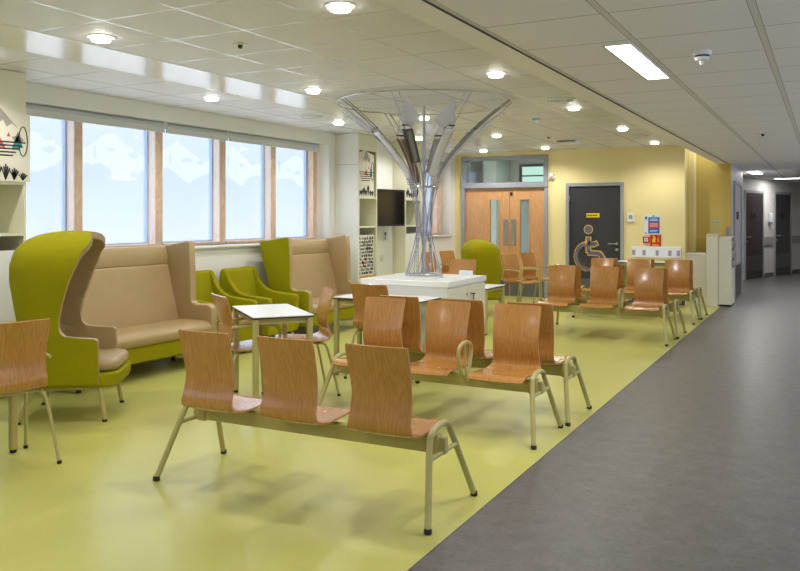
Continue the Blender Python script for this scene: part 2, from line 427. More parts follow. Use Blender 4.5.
# room beyond the double doors
struct(box('wall_beyond', 'wall_cold', -7.2, -3.0, 17.4, 17.5, 0, 3.0))
struct(box('wall_beyond_right', 'wall_cold', -3.6, -3.5, YB + .17, 17.4, 0, 3.0))
struct(box('wall_beyond_left', 'wall_cold', -7.2, -7.1, YB + .17, 17.4, 0, 3.0))
struct(box('ceiling', 'wall_cold', -7.2, -3.0, YB + .17, 17.5, 2.9, 3.0))
bw = sroot('window_7')
M['beyond_glow'] = mat_emit('daylit pane', (.72, 1, .86, 1), .9)
box('pane', 'beyond_glow', -6.12, -5.1, 17.38, 17.395, 1.9, 2.60, bw)
MB().panel(-6.18, -5.04, 1.85, 2.66, 17.34, 17.395, [(-6.12, -5.1, 1.9, 2.38), (-6.12, -5.1, 2.41, 2.60)]).build('window_frame', 'door_dark', bw, smooth=0)
struct(box('wall_column', 'wall_white', -6.75, -6.45, 16.6, 17.4, 0, 2.9))

# double door with glazed transom
d = sroot('door_1', (0, YB, 0))
fr = MB().panel(-6.11, -4.42, 0, 2.585, -.035, .15, [(-6.045, -4.485, -.01, 1.99), (-6.03, -4.50, 2.10, 2.52)])
fr.build('door_frame', 'grey_frame', d, smooth=0)
box('transom_bar', 'grey_frame', -6.11, -4.42, -.05, 0, 2.0, 2.075, d, bevel=.006)
box('transom_glass', 'clear', -6.03, -4.50, .05, .058, 2.1, 2.52, d)
def leaf(x0, x1, px0, px1):
    MB().panel(x0, x1, .008, 1.985, .02, .065, [(px0, px1, .75, 1.78)]).build('door_leaf', 'door_wood', d, smooth=0)
    box('vision_panel', 'clear', px0, px1, .035, .045, .75, 1.78, d)
    MB().panel(px0 - .02, px1 + .02, .73, 1.80, .012, .02, [(px0, px1, .75, 1.78)]).build('panel_beading', 'beechleg', d, smooth=0)
    box('kick_plate', 'kick', x0 + .01, x1 - .01, .012, .02, .015, .3, d)
leaf(-6.045, -5.163, -5.545, -5.375); leaf(-5.157, -4.485, -4.955, -4.78)
box('push_plate', 'steel', -5.28, -5.19, .008, .019, .95, 1.42, d, bevel=.003)
box('push_plate', 'steel', -5.13, -5.04, .008, .019, .95, 1.42, d, bevel=.003)
box('door_lock', 'black', -5.145, -5.10, .0, .019, 1.86, 1.92, d, bevel=.004)

# accessible toilet door
d = sroot('door_2', (0, YB, 0))
MB().panel(-4.09, -3.08, 0, 2.06, -.03, .15, [(-4.035, -3.135, -.01, 2.005)]).build('door_frame', 'grey_frame', d, smooth=0)
box('door_leaf', 'door_dark', -4.03, -3.14, .01, .055, .008, 2.0, d)
box('kick_plate', 'kick', -4.02, -3.15, .003, .01, .015, .38, d)
box('door_sign', 'yellow', -3.73, -3.50, .004, .01, 1.455, 1.53, d)
ds = MB(); [ds.box(-3.71 + .045 * k, -3.675 + .045 * k, .002, .004, 1.48, 1.503) for k in (0, 1, 2, 3)]
ds.build('sign_print', 'ink', d, smooth=0)
for z in (1.75, .25): box('hinge', 'steel', -4.06, -4.02, -.02, .012, z, z + .1, d, bevel=.004)
h = MB(); h.cyl((-3.2, .01, 1.0), (-3.2, -.05, 1.0), .011); h.cyl((-3.2, -.05, 1.0), (-3.34, -.05, 1.0), .011); h.cyl((-3.2, .01, 1.0), (-3.2, -.004, 1.0), .027)
h.build('door_handle', 'steel', d)
MB().cyl((-3.2, .01, .9), (-3.2, -.012, .9), .025).build('thumb_turn', 'steel', d)
# wheelchair symbol: pale outline strokes with a grey fill a little prouder
def S(cx, cz):   # symbol coordinates -> metres on the leaf
    return (-3.695 + (cx - 193) * .00268, 1.245 - (cz - 262) * .00268)
def strokes(mb, wd, y0, y1, grow):
    def seg(p, q):
        p, q = Vector(p), Vector(q); t = (q - p).normalized(); n = Vector((-t.y, t.x)) * wd; t = t * grow
        a, b = p - t, q + t
        mb.prism([tuple(a + n), tuple(b + n), tuple(b - n), tuple(a - n)], y0, y1, 'y')
    def poly(P):
        for a, b in zip(P, P[1:]): seg(a, b)
    disc = [(S(193, 262)[0] + (.075 + grow - .008) * math.cos(2 * PI * k / 24), S(193, 262)[1] + (.075 + grow - .008) * math.sin(2 * PI * k / 24)) for k in range(24)]
    mb.prism(disc, y0, y1, 'y')
    poly([S(193, 315), S(193, 412)]); poly([S(193, 348), S(225, 362), S(250, 350)]); poly([S(193, 415), S(268, 418), S(312, 490)])
    arc = [S(185 + 72 * math.cos(R(t)), 438 - 72 * math.sin(R(t)) * 1.1) for t in range(100, 335, 12)]
    poly(arc)
a = MB(); strokes(a, .050, .003, .0095, .014); so = a.build('symbol_outline', 'symbol_yellow', d, smooth=0, clean=False)
a = MB(); strokes(a, .031, -.001, .003, 0); a.build('symbol_fill', 'symbol_grey', so, smooth=0, clean=False)

# corridor beyond
struct(box('wall_corridor', 'wall_cold', -1.6, -1.45, 14.8, 16.9, 0, CEIL))
def wallseg(name, m, p, q, th=.12, z1=2.46):
    p, q = Vector(p), Vector(q); t = (q - p); L = t.length; a = math.atan2(t.y, t.x)
    o = box(name, m, 0, L, 0, th, 0, z1); o.location = (p.x, p.y, 0); o.rotation_euler = (0, 0, a); struct(o); return o, L, a
wallseg('wall_corridor', 'wall_cold', (-1.45, 16.9), (-1.72, 20.05))
P2, Q2 = (-1.72, 20.05), (-.62, 23.55)
ob, L2, A2 = wallseg('wall_corridor', 'wall_cold', P2, Q2)
wallseg('wall_corridor', 'wall_cold', Q2, (2.2, 24.6))
added_windows = [(-1.5, 1.5), (2.2, 5.0), (5.7, 8.5), (9.2, 12.0), (12.7, 15.5)]  # unseen openings, added to bring daylight to the corridor
struct(MB().panel(-3, 27, 0, CEIL, 2.2, 2.3, [(a, b, .4, 2.25) for a, b in added_windows], axis='x').build('wall_right', 'wall_cold', smooth=0))
for i, (a, b) in enumerate(added_windows):
    w = sroot('window_%d' % (10 + i)); box('pane', 'pane', 2.26, 2.266, a, b, .4, 2.25, w)  # added window, out of view
    MB().panel(a, b, .4, 2.25, 2.24, 2.29, [(a + .05, (a + b) / 2 - .02, .45, 2.2), ((a + b) / 2 + .02, b - .05, .45, 2.2)], axis='x').build('window_frame', M['grey_blue'], w, smooth=0)
struct(box('wall_front', 'wall_white', -6.6, 2.3, -3.1, -3, 0, CEIL))
def cdoor(n, s0, wd, pull):
    d = sroot('door_%d' % n, (P2[0], P2[1], 0), A2)
    MB().panel(s0 - .06, s0 + wd + .06, 0, 2.09, -.03, .0, [(s0, s0 + wd, -.01, 2.03)]).build('door_frame', 'grey_frame', d, smooth=0)
    box('door_leaf', 'door_brown', s0, s0 + wd, -.02, 0, .01, 2.03, d)
    box('kick_plate', 'kick_dark', s0 + .02, s0 + wd - .02, -.024, -.02, .2, .55, d)
    box('door_sign', 'black', s0 + .3, s0 + .55, -.028, -.02, 1.42, 1.55, d)
    q = MB(); q.cyl((s0 + .08, -.02, 1.0), (s0 + .08, -.07, 1.0), .012); q.cyl((s0 + .08, -.07, 1.0), (s0 + .22, -.07, 1.0), .012); q.build('door_handle', 'steel', d)
    box('door_lock', 'steel', s0 + .055, s0 + .105, -.03, -.02, .86, .92, d)
cdoor(4, .12, 1.0, 1); cdoor(5, 1.92, 1.0, 1)
d = sroot('door_3', (-1.45, 15.12, 0), R(90))
MB().panel(0, 1.3, 0, 2.1, -.03, .0, [(.06, 1.22, -.01, 2.04)]).build('door_frame', 'grey_frame', d, smooth=0)
box('door_leaf', 'wall_cold', .06, 1.22, -.015, 0, .01, 2.04, d); box('kick_plate', 'kick_dark', .08, 1.2, -.02, -.015, .02, .6, d)
box('door_sign', 'ink', .4, .75, -.022, -.015, 1.42, 1.56, d)
for k, (a, b) in enumerate(((1.2, 1.82), (2.98, 3.6))):
    o = box('trim_6', 'rail', a, b, -.03, 0, .78, .98); o.location = (P2[0], P2[1], 0); o.rotation_euler = (0, 0, A2); struct(o)
    o = box('baseboard_corridor', 'skirt', a, b, -.012, 0, 0, .1); o.location = (P2[0], P2[1], 0); o.rotation_euler = (0, 0, A2); struct(o)

# ------------------------------------------------------------------ plywood shells and frames
SHELL = [(-.262, .842), (-.232, .74), (-.205, .64), (-.196, .575), (-.203, .51), (-.216, .455), (-.205, .415), (-.165, .398), (-.09, .394), (.03, .400), (.12, .406), (.175, .398), (.2, .378)]
def shell_mesh(prof, wfun, th=.011, curve=.014, nx=8):
    P = catmull([(0, a, b) for a, b in prof], 5); n = len(P); top = []; bot = []
    for i, p in enumerate(P):
        t = i / (n - 1)
        a = P[max(0, i - 1)]; b = P[min(n - 1, i + 1)]; d = (b - a).normalized(); nr = Vector((0, -d.z, d.y))
        w = wfun(t); r1 = []; r2 = []
        for j in range(nx + 1):
            s = -1 + 2 * j / nx
            back = max(0, 1 - t * 2.2)
            off = curve * back * s * s
            q = p + Vector((s * w, off, (.006 * s * s * (1 - back))))
            r1.append(q + nr * th / 2); r2.append(q - nr * th / 2)
        top.append(r1); bot.append(r2)
    m = MB(); m.grid(top); m.grid(bot, True)
    m.grid([[top[0][j] for j in range(nx + 1)], [bot[0][j] for j in range(nx + 1)]], True); m.grid([top[-1], bot[-1]])
    m.grid([[r[0] for r in top], [r[0] for r in bot]]); m.grid([[r[-1] for r in top], [r[-1] for r in bot]], True)
    return m
def lerp(pts, t):
    for (a, x), (b, y) in zip(pts, pts[1:]):
        if t <= b: return x + (y - x) * (t - a) / (b - a)
    return pts[-1][1]
bench_w = lambda t: lerp([(0, .168), (.03, .173), (.22, .164), (.42, .171), (.55, .186), (.9, .196), (1, .19)], t)

def make_bench(label, arm):
    t = thing('waiting_bench', label, 'bench', group='three-seat plywood waiting benches')
    seat0 = None
    for k, x in enumerate((-.535, 0, .535)):
        if seat0 is None:
            seat0 = shell_mesh(SHELL, bench_w).build('seat_shell', ['ply', 'ply_edge'], t, smooth=50); seat0.location = (x, 0, 0)
            s = seat0
            for a in (-.06, .06): MB().cyl((a, .05, .398), (a, .05, .4085), .007, 10).build('rivet', 'steel', s)
            br = MB(); br.box(-.1, .1, -.09, .10, .372, .392); br.build('seat_plate', 'frame_paint', s)
        else:
            s = dup(seat0, parent=t, loc=(x, 0, 0))
    MB().box(-.80, .80, -.022, .022, .29, .372).build('beam', 'frame_paint', t, .006)
    for s in (-1, 1):
        xo, xi = s * .83, s * .765
        pts = [(xo, -.285, .016), (xo - s * .053, -.165, .345)] + [(xi, -.12 * math.cos(a) * 1.02, .38 + .052 * math.sin(a)) for a in [R(q) for q in (0, 20, 45, 70, 90, 110, 135, 160, 180)]] + [(xo - s * .053, .165, .345), (xo, .285, .016)]
        pts[1] = (xo - s * .053, -.158, .31); pts[-2] = (xo - s * .053, .158, .31)
        m = MB(); m.tube(catmull(pts, 3), .0165, 12); lf = m.build('leg_frame', 'frame_paint', t)
        MB().cyl((xo - s * .048, -.17, .30), (xo - s * .048, .17, .30), .012).build('cross_bar', 'frame_paint', lf)
        box('bracket', 'frame_paint', min(xi, xi - s * .06), max(xi, xi - s * .06), -.03, .03, .285, .385, lf, bevel=.006)
        for q in (-1, 1): MB().lathe([(.014, 0), (.019, .003), (.019, .022), (.0165, .026)], 14, (xo, q * .287, 0)).build('rubber_foot', 'black', lf)
    if arm:
        x = -.272
        loop = catmull([(x, .075, .33), (x, .15, .41), (x, .195, .51), (x, .185, .575), (x, .10, .605), (x, .0, .585), (x, -.025, .52), (x, .015, .41), (x, .06, .33)], 6)
        a = MB().tube(loop, .0125, 12).build('armrest', 'frame_paint', t)
        MB().tube([(x, .066, .35), (x, .088, .60)], .007, 10).build('arm_rod', 'frame_paint', a)
    return t
bench = make_bench('plywood three-seat bench nearest the camera, its three backs toward us, standing alone', False)
bench_arm = make_bench('plywood three-seat bench with one loop armrest, facing the camera just behind the front bench', True)
BX = -2.43
bench.location = (BX - .03, 3.585, 0); bench.rotation_euler = (0, 0, R(1.2))
bench_arm.location = (BX - .03, 5.13, 0); bench_arm.rotation_euler = (0, 0, PI)
dup(bench, 'plywood three-seat bench facing the far wall, back to back with the second-row armrest bench', (BX + .0, 5.78, 0), 0)
dup(bench_arm, 'plywood bench with loop armrest facing us in the middle distance, before the accessible toilet door', (BX, 9.69, 0), PI)
dup(bench, 'plywood bench facing away, back to back with the middle-distance armrest bench', (BX + .02, 10.33, 0), 0)
dup(bench_arm, 'farthest plywood bench facing us, with loop armrest, beside the cream reception units', (BX, 11.76, 0), PI)
dup(bench, 'farthest plywood bench facing away, next to the wall table under the posters', (BX + .02, 12.38, 0), 0)

CH = [(-.225, .862), (-.192, .76), (-.165, .665), (-.158, .60), (-.168, .54), (-.178, .50), (-.163, .462), (-.125, .447), (-.05, .443), (.07, .452), (.155, .458), (.2, .448), (.22, .43)]
chair_w = lambda t: lerp([(0, .188), (.03, .195), (.25, .188), (.42, .19), (.55, .2), (.9, .205), (1, .195)], t)
def make_chair(label, arm):
    t = thing('cafe_chair', label, 'chair', group='plywood cafe chairs')
    s = shell_mesh(CH, chair_w).build('seat_shell', 'ply', t, smooth=50)
    for a in (-.07, .07): MB().cyl((a, .06, .446), (a, .06, .4585), .006, 10).build('rivet', 'steel', s)
    MB().tube([(-.17, -.1, .43), (.17, -.1, .43), (.17, .13, .435), (-.17, .13, .435)], .0095, 8, True).build('under_frame', 'frame_paint', t)
    for q in (-1, 1):
        MB().tube(catmull([(q * .165, -.1, .43), (q * .195, -.15, .38), (q * .235, -.235, .01)], 4), .0105, 10).build('leg', 'frame_paint', t)
        if arm:
            g = MB().tube(catmull([(q * .245, .235, .01), (q * .236, .215, .3), (q * .232, .2, .55), (q * .232, .185, .615), (q * .232, .13, .636), (q * .225, -.03, .636), (q * .208, -.17, .632)], 5), .0105, 10).build('leg', 'frame_paint', t)
            MB().tube([(q * .17, .13, .435), (q * .234, .205, .435)], .009, 8).build('arm_bracket', 'frame_paint', g)
        else:
            MB().tube(catmull([(q * .165, .13, .435), (q * .2, .17, .39), (q * .23, .235, .01)], 4), .0105, 10).build('leg', 'frame_paint', t)
        for y in ((-.235), (.235)): MB().lathe([(.012, 0), (.014, .003), (.014, .02)], 10, (q * (.235 if y < 0 else (.245 if arm else .23)), y, 0)).build('foot_cap', 'black', t)
    return t
def face(fx, fy): return math.atan2(fy, fx) - PI / 2
chair = make_chair('armless plywood chair at the far side of the angled white table, back toward the corridor', False)
chair.location = (-3.85, 5.52, 0); chair.rotation_euler = (0, 0, face(-.68, -.73))
armch = make_chair('plywood armchair at the left edge of the frame, its back toward us', True)
armch.location = (-4.30, 3.06, 0); armch.rotation_euler = (0, 0, face(-.974, .225))
dup(armch, 'plywood armchair tucked under the near side of the white table, between front bench and sofas', (-4.02, 4.955, 0), face(.54, .84))
dup(chair, 'armless plywood chair seen from behind, tucked under the table against the white cabinet', (-3.60, 6.38, 0), face(.06, 1))
dup(chair, 'plywood chair behind the white cabinet, its back rising beside the far hooded chair', (-4.52, 10.2, 0), face(.1, -1))
dup(armch, 'nearer of the two plywood armchairs before the wooden double door', (-4.27, 11.98, 0), face(.95, -.32))
dup(armch, 'farther of the two plywood armchairs before the wooden double door', (-4.22, 12.75, 0), face(.97, -.25))
dup(armch, 'plywood armchair in the corner under the small window, nearest the yellow wall', (-5.75, 12.85, 0), face(.97, -.25))
dup(chair, 'plywood chair under the small window, seen through the steel lattice', (-5.8, 12.15, 0), face(.97, -.25))
dup(chair, 'plywood chair peeping in at the extreme left edge, before the white cupboard', (-5.28, 3.06, 0), face(.98, -.17))

# ------------------------------------------------------------------ tables
def table(label, cx, cy, wx, wy, z=.725, rot=0, leg=.022):
    t = thing('cafe_table', label, 'table', (cx, cy, 0), rot, 'white-topped tables with olive legs')
    a, b = wx / 2, wy / 2
    box('table_top', 'white', -a, a, -b, b, z - .006, z, t)
    box('top_edge', 'ink', -a, a, -b, b, z - .016, z - .006, t)
    ap = MB().panel(-a + .03, a - .03, -b + .03, b - .03, z - .06, z - .016, [(-a + .05, a - .05, -b + .05, b - .05)]).build('apron', 'frame_paint', t, smooth=0)
    me = ap.data
    for v in me.vertices: v.co = (v.co.x, v.co.z, v.co.y)
    me.flip_normals()
    for sx in (-1, 1):
        for sy in (-1, 1):
            x, y = sx * (a - .028), sy * (b - .028)
            lg = box('leg', 'frame_paint', x - leg, x + leg, y - leg, y + leg, .02, z - .016, t, bevel=.008)
            MB().lathe([(.014, 0), (.02, .004), (.02, .022)], 12, (x, y, 0)).build('leg_cap', 'black', lg)
    return t
table('small white table set at an angle before the green armchairs, olive legs', -3.915, 5.15, .84, .47, .72, math.atan2(-.64, .77))
table('white table pushed against the front of the white cabinet', -3.6, 6.49, .9, .47, .722)
table('low white table standing behind the white cabinet', -4.02, 9.53, .64, .64, .58)
table('narrow white table against the far wall below the sockets', -2.62, 13.65, 1.0, .5, .725)
table('table mostly out of frame at far left, one olive leg showing behind the left chair', -4.84, 2.98, .72, .72, .725, R(-10))

# ------------------------------------------------------------------ sofas
def make_sofa(label, L):
    t = thing('high_back_sofa', label, 'sofa', group='tan and lime high-backed sofas')
    h = L / 2; th = .085
    def rb(name, m, *a, bevel=.02, seg=3, **k): return box(name, m, *a, t, bevel=bevel, seg=seg, **k)
    rb('base', 'green_fabric', -h + .03, h - .03, -.10, .385, .15, .30)
    # seat cushion with a soft rolled front
    prof = catmull([(0, -.08, .30), (0, -.08, .40), (0, 0, .425), (0, .15, .43), (0, .33, .425), (0, .405, .385), (0, .41, .33), (0, .385, .30)], 4)
    MB().prism([(p.y, p.z) for p in prof], -h + th, h - th).build('seat_cushion', 'tan', t, bevel=.012, seg=2, smooth=60)
    # backrest: leaning slab with a pillow roll above a seam
    bp = [(0, -.03, .40), (0, -.06, .55), (0, -.13, .80), (0, -.178, .965), (0, -.195, .975), (0, -.182, .99), (0, -.185, 1.08), (0, -.215, 1.155), (0, -.25, 1.17), (0, -.29, 1.15), (0, -.16, .6), (0, -.11, .40)]
    MB().prism([(p.y, p.z) for p in catmull(bp[:9], 4)] + [(b[1], b[2]) for b in bp[9:]], -h + th, h - th).build('backrest', 'tan', t, smooth=60)
    MB().prism([(-.13, .16), (-.09, .16), (-.10, .40), (-.15, .6), (-.285, 1.155), (-.325, 1.15), (-.19, .6), (-.14, .3)], -h + .02, h - .02).build('back_shell', 'green_fabric', t, bevel=.008, smooth=50)
    side = [(-.135, .16), (.385, .16), (.41, .20), (.405, .54), (.385, .575), (.33, .59), (.20, .585), (.145, .60), (.13, .64), (.125, .9), (.11, 1.20), (.09, 1.222), (.06, 1.222), (-.18, 1.178), (-.31, 1.168), (-.33, 1.15), (-.195, .6), (-.145, .3)]
    for s in (-1, 1):
        a, b = sorted((s * h, s * (h - th)))
        MB().prism(side, a, b).build('side_wing', ['tan', 'green_fabric'], t, bevel=.014, seg=3, smooth=50, pick=lambda p, s=s: 1 if p.normal.x * s > .9 else 0)
        for y in (-.07, .32):
            MB().lathe([(.016, 0), (.02, .004), (.022, .15)], 14, (s * (h - .12), y, 0)).build('leg', 'black', t)
    return t
sofa = make_sofa('long tan high-backed sofa under the windows, half hidden by the hooded chair', 1.74)
sofa.location = (-5.81, 5.36, 0); sofa.rotation_euler = (0, 0, -PI / 2)
s2 = make_sofa('tan high-backed sofa with lime outer sides, the farther one beside the shelf wall', 1.40)
s2.location = (-5.81, 8.54, 0); s2.rotation_euler = (0, 0, -PI / 2)

# ------------------------------------------------------------------ lime armchairs
def make_lounge(label):
    t = thing('lounge_armchair', label, 'armchair', group='low lime armchairs by the windows')
    W = .295
    back = catmull([(0, -.20, .36), (0, -.25, .60), (0, -.30, .84), (0, -.325, .90), (0, -.365, .905), (0, -.39, .86), (0, -.36, .5), (0, -.34, .14)], 4)
    MB().prism([(p.y, p.z) for p in back], -W + .04, W - .04).build('backrest', 'green_fabric', t, bevel=.02, seg=3, smooth=60)
    sd = catmull([(0, -.345, .14), (0, -.385, .60), (0, -.385, .84), (0, -.35, .90), (0, -.30, .89), (0, -.22, .74), (0, -.1, .635), (0, .1, .60), (0, .28, .585), (0, .325, .56), (0, .325, .45), (0, .315, .14)], 4)
    for s in (-1, 1):
        a, b = sorted((s * W, s * (W - .065)))
        MB().prism([(p.y, p.z) for p in sd], a, b).build('arm', 'green_fabric', t, bevel=.02, seg=3, smooth=60)
    box('base', 'green_fabric', -W + .05, W - .05, -.32, .31, .14, .32, t, bevel=.015)
    box('seat_cushion', 'tan', -W + .068, W - .068, -.24, .33, .32, .45, t, bevel=.035, seg=4)
    for s in (-1, 1):
        for y in (-.3, .27): MB().cyl((s * .25, y, 0), (s * .235, y * .95, .145), .013, 12, .021).build('leg', 'beechleg', t)
    return t
lo = make_lounge('lime green armchair beside the tan sofa, the left of the pair under the windows')
lo.location = (-5.80, 6.68, 0); lo.rotation_euler = (0, 0, -PI / 2); lo.scale = (1, 1, .955)
dup(lo, 'lime green armchair beside the far sofa, the right of the pair under the windows', (-5.79, 7.44, 0), -PI / 2 + R(1))

# ------------------------------------------------------------------ hooded chairs
def make_hood(label, top=1.36, wmax=.37, hooded=True):
    t = thing('hooded_chair', label, 'armchair', group='hooded lime chairs')
    zs = [.27, .34, .46, .56, .58, .59, .60, .608, .618, .635, .66, .74, .84, .95, 1.05, 1.14, 1.21, 1.265, 1.305, 1.335, 1.352, 1.36]
    zs = [.27 + (z - .27) * (top - .27) / 1.09 for z in zs]; k0 = 1.09 / (top - .27)
    sb = [(.24, -.33), (.5, -.35), (.8, -.41), (1.0, -.445), (1.12, -.445), (1.21, -.42), (1.265, -.38), (1.305, -.33), (1.335, -.26), (1.352, -.18), (1.36, -.1)]
    sf = [(.24, .22), (.46, .215), (.58, .21), (.595, .19), (.604, .06), (.615, -.01), (.64, -.04), (.67, -.052), (.72, -.055), (.84, -.03), (1.0, .02), (1.14, .075), (1.21, .10), (1.265, .135), (1.305, .145), (1.335, .135), (1.352, .10), (1.36, .04)]
    ww = [(.24, .33), (.5, .335), (.8, .345), (1.0, wmax), (1.10, wmax), (1.18, wmax - .02), (1.24, wmax - .055), (1.29, wmax - .115), (1.325, wmax - .185), (1.35, wmax - .27), (1.36, .012)]
    G = []; n = 36
    fine = []
    for a, b in zip(zs, zs[1:]):
        for q in range(3): fine.append(a + (b - a) * q / 3)
    fine.append(zs[-1])
    for z in fine:
        zz = .27 + (z - .27) * k0
        B, Fr, W = lerp(sb, zz), lerp(sf, zz), lerp(ww, zz); row = []
        # U outline: straight sides from front edge, rounded back
        turn = B + min(.30, (Fr - B) * .62)
        for j in range(n + 1):
            u = j / n
            if u < .22: row.append((W, Fr + (turn - Fr) * (u / .22), z))
            elif u > .78: row.append((-W, turn + (Fr - turn) * ((u - .78) / .22), z))
            else:
                a = PI * (u - .22) / .56
                cx, sx = math.cos(a), math.sin(a)
                ex = .72
                row.append((W * math.copysign(abs(cx) ** ex, cx), turn + (B - turn) * abs(sx) ** ex, z))
        G.append(row)
    m = MB(); m.grid(G)
    sh = m.build('hood', ['green_fabric', 'tan'], t, smooth=70, solid=.052, matoff=1, rim=1, clean=True)
    sh.modifiers['thick'].offset = -1
    bv = sh.modifiers.new('soft', 'BEVEL'); bv.width = .014; bv.segments = 3; bv.limit_method = 'ANGLE'; bv.angle_limit = R(50)
    # seat: lime apron and tan cushion, rounded front
    def plan(w, f, b): return [(w, b), (w, f - .14), (w * .96, f - .06), (w * .78, f - .012), (w * .4, f), (-w * .4, f), (-w * .78, f - .012), (-w * .96, f - .06), (-w, f - .14), (-w, b)]
    MB().prism(plan(.315, .345, -.36), .245, .345, 'z').build('seat_base', 'green_fabric', t, bevel=.02, seg=3, smooth=50)
    MB().prism(plan(.278, .335, -.34), .345, .435, 'z').build('seat_cushion', 'tan', t, bevel=.04, seg=4, smooth=60)
    box('under_frame', 'frame_paint', -.28, .28, -.3, .24, .225, .245, t, bevel=.004)
    for s in (-1, 1):
        for y0, y1 in ((.22, .255), (-.24, -.33)):
            lg = MB().cyl((s * .285, y0, .24), (s * .30, y1, .012), .018, 14, .016).build('leg', 'frame_paint', t)
            MB().lathe([(.014, 0), (.018, .003), (.018, .018)], 12, (s * .30, y1, 0)).build('leg_cap', 'black', lg)
    return t
hd = make_hood('tall hooded lime chair with tan lining, in the left foreground before the long sofa')
hd.location = (-4.94, 4.145, 0); hd.rotation_euler = (0, 0, face(.806, .592))
h2 = make_hood('lower hooded lime chair seen from behind, near the wooden double door', 1.13, .29)
h2.scale = (.88, .88, 1); h2.location = (-4.67, 11.26, 0); h2.rotation_euler = (0, 0, face(-.75, .66))

# ------------------------------------------------------------------ white cabinet and steel tree
c = thing('display_cabinet', 'square white cabinet carrying the steel tree, with two locked doors', 'cabinet', (-3.575, 7.23, 0))
CT = .86
box('cabinet_top', 'white', -.475, .475, -.475, .475, CT - .055, CT, c, bevel=.006)
box('body', 'white', -.455, .455, -.455, .455, .08, CT - .055, c)
box('plinth', 'skirt', -.42, .42, -.42, .42, 0, .08, c)
for k, (a, b) in enumerate(((-.44, -.004), (.004, .44))):
    dr = box('cabinet_door', 'cream', .455, .473, a, b, .09, CT - .07, c, bevel=.003)
    y = -.04 if k == 0 else .04
    lk = MB().cyl((.473, y + (0 if k == 0 else .03), CT - .15), (.482, y + (0 if k == 0 else .03), CT - .15), .012).build('lock', 'steel', dr)
    if k == 1:
        kk = MB(); kk.cyl((.482, .07, CT - .15), (.52, .07, CT - .15), .005, 8); kk.box(.5, .503, .06, .085, CT - .21, CT - .155); kk.build('key', 'ink', dr)
tag(MB().prism([(-.08, 0), (.08, 0), (.075, .055), (-.075, .055)], -.01, .012, 'y').build('table_card', 'paper', loc=(-3.27, 7.56, CT), rot=(0, 0, R(-10))), 'small blank white card standing on the back corner of the white cabinet', 'card')
tag(MB().lathe([(.02, 0), (.022, .004), (.02, .012)], 16).build('metal_disc', 'chrome', loc=(-3.36, 7.16, CT)), 'small round metal disc lying on top of the white cabinet', 'disc')

tr = thing('steel_tree', 'tall steel lattice tree sculpture on the white cabinet, spreading to a wide ring', 'sculpture', (-3.66, 7.38, CT))
Z = lambda z: z - CT
MB().cyl((0, 0, .004), (0, 0, Z(2.60)), .017, 14).build('pole', 'steel', tr)
MB().lathe([(.0, 0), (.055, 0), (.055, .006), (0.0, .006)], 20).build('base_plate', 'steel', tr)
def ring(name, r, z, tk): MB().tube([(r * math.cos(2 * PI * k / 64), r * math.sin(2 * PI * k / 64), z) for k in range(64)], tk, 8, True).build(name, 'steel', tr)
ring('base_ring', .19, .012, .008); ring('middle_ring', .135, Z(1.775), .007); ring('top_ring', .9, Z(2.632), .0065)
RZ = [(.19, Z(.872)), (.135, Z(1.05)), (.092, Z(1.22)), (.08, Z(1.36)), (.095, Z(1.55)), (.14, Z(1.775)), (.20, Z(1.95)), (.35, Z(2.15)), (.53, Z(2.335)), (.70, Z(2.48)), (.9, Z(2.632))]
def rad(u):  # u 0..1 over the profile
    q = u * (len(RZ) - 1); i = min(int(q), len(RZ) - 2); f = q - i
    p = catmull([(r, 0, z) for r, z in RZ], 10); v = p[min(int(round(u * (len(p) - 1))), len(p) - 1)]
    return v.x, v.z
NB = 8
for k in range(NB):
    th0 = 2 * PI * k / NB + R(9)
    for sgn in (-1, 1):
        pts = []
        for i in range(61):
            u = i / 60; r, z = rad(u)
            tw = sgn * (R(76) * max(0, .5 - u) / .5)
            off = sgn * .034 / max(.14, r)
            pts.append((r * math.cos(th0 + tw + off), r * math.sin(th0 + tw + off), z))
        MB().tube(pts, lambda t: .0042 if t < .5 else .0058, 6).build('branch', 'rod', tr)
        # every lower leg is a slim truss: a second parallel rod and a zigzag between the two
        par = []; zig = []
        for i in range(29):
            u = .5 * i / 28; r, z = rad(u); tw = th0 + sgn * (R(76) * (.5 - u) / .5) + sgn * .034 / max(.14, r)
            q = Vector(((r * .78) * math.cos(tw), (r * .78) * math.sin(tw), z)); par.append(q)
            zig.append(q if i % 2 else Vector((r * math.cos(tw), r * math.sin(tw), z)))
        if k % 4 == 0:
            MB().tube(par, .0035, 6).build('inner_rod', 'rod', tr)
            MB().tube(zig, .0025, 5).build('zigzag_rod', 'rod', tr)
def strip(name, m, th, u0, u1, w0, w1, lift, tip=False, par=None):
    G = []; n = 14
    for i in range(n + 1):
        u = u0 + (u1 - u0) * i / n; r, z = rad(u); t = i / n
        w = (w0 + (w1 - w0) * t) if not tip else (w0 * (1 - abs(2 * max(t, .25) - .5) / 1.5) if t > .25 else w0 * (.35 + .65 * t / .25))
        if tip: w = max(w, .004)
        d = Vector((math.cos(th), math.sin(th), 0)); s = Vector((-d.y, d.x, 0))
        c0 = d * (r + lift * .6) + Vector((0, 0, z - lift * .8))
        G.append([c0 - s * w, c0 - s * w * .33 + Vector((0, 0, -.006)), c0 + s * w * .33 + Vector((0, 0, -.006)), c0 + s * w])
    return MB().grid(G).build(name, m, tr, smooth=60, solid=.005)
mats = ['plate', 'plate', 'plate', 'acrylic_brown', 'plate', 'plate', 'steel_dark', 'plate']
M['plate'] = mat('satin silver plate', srgb(206, 206, 218), .4, .4)
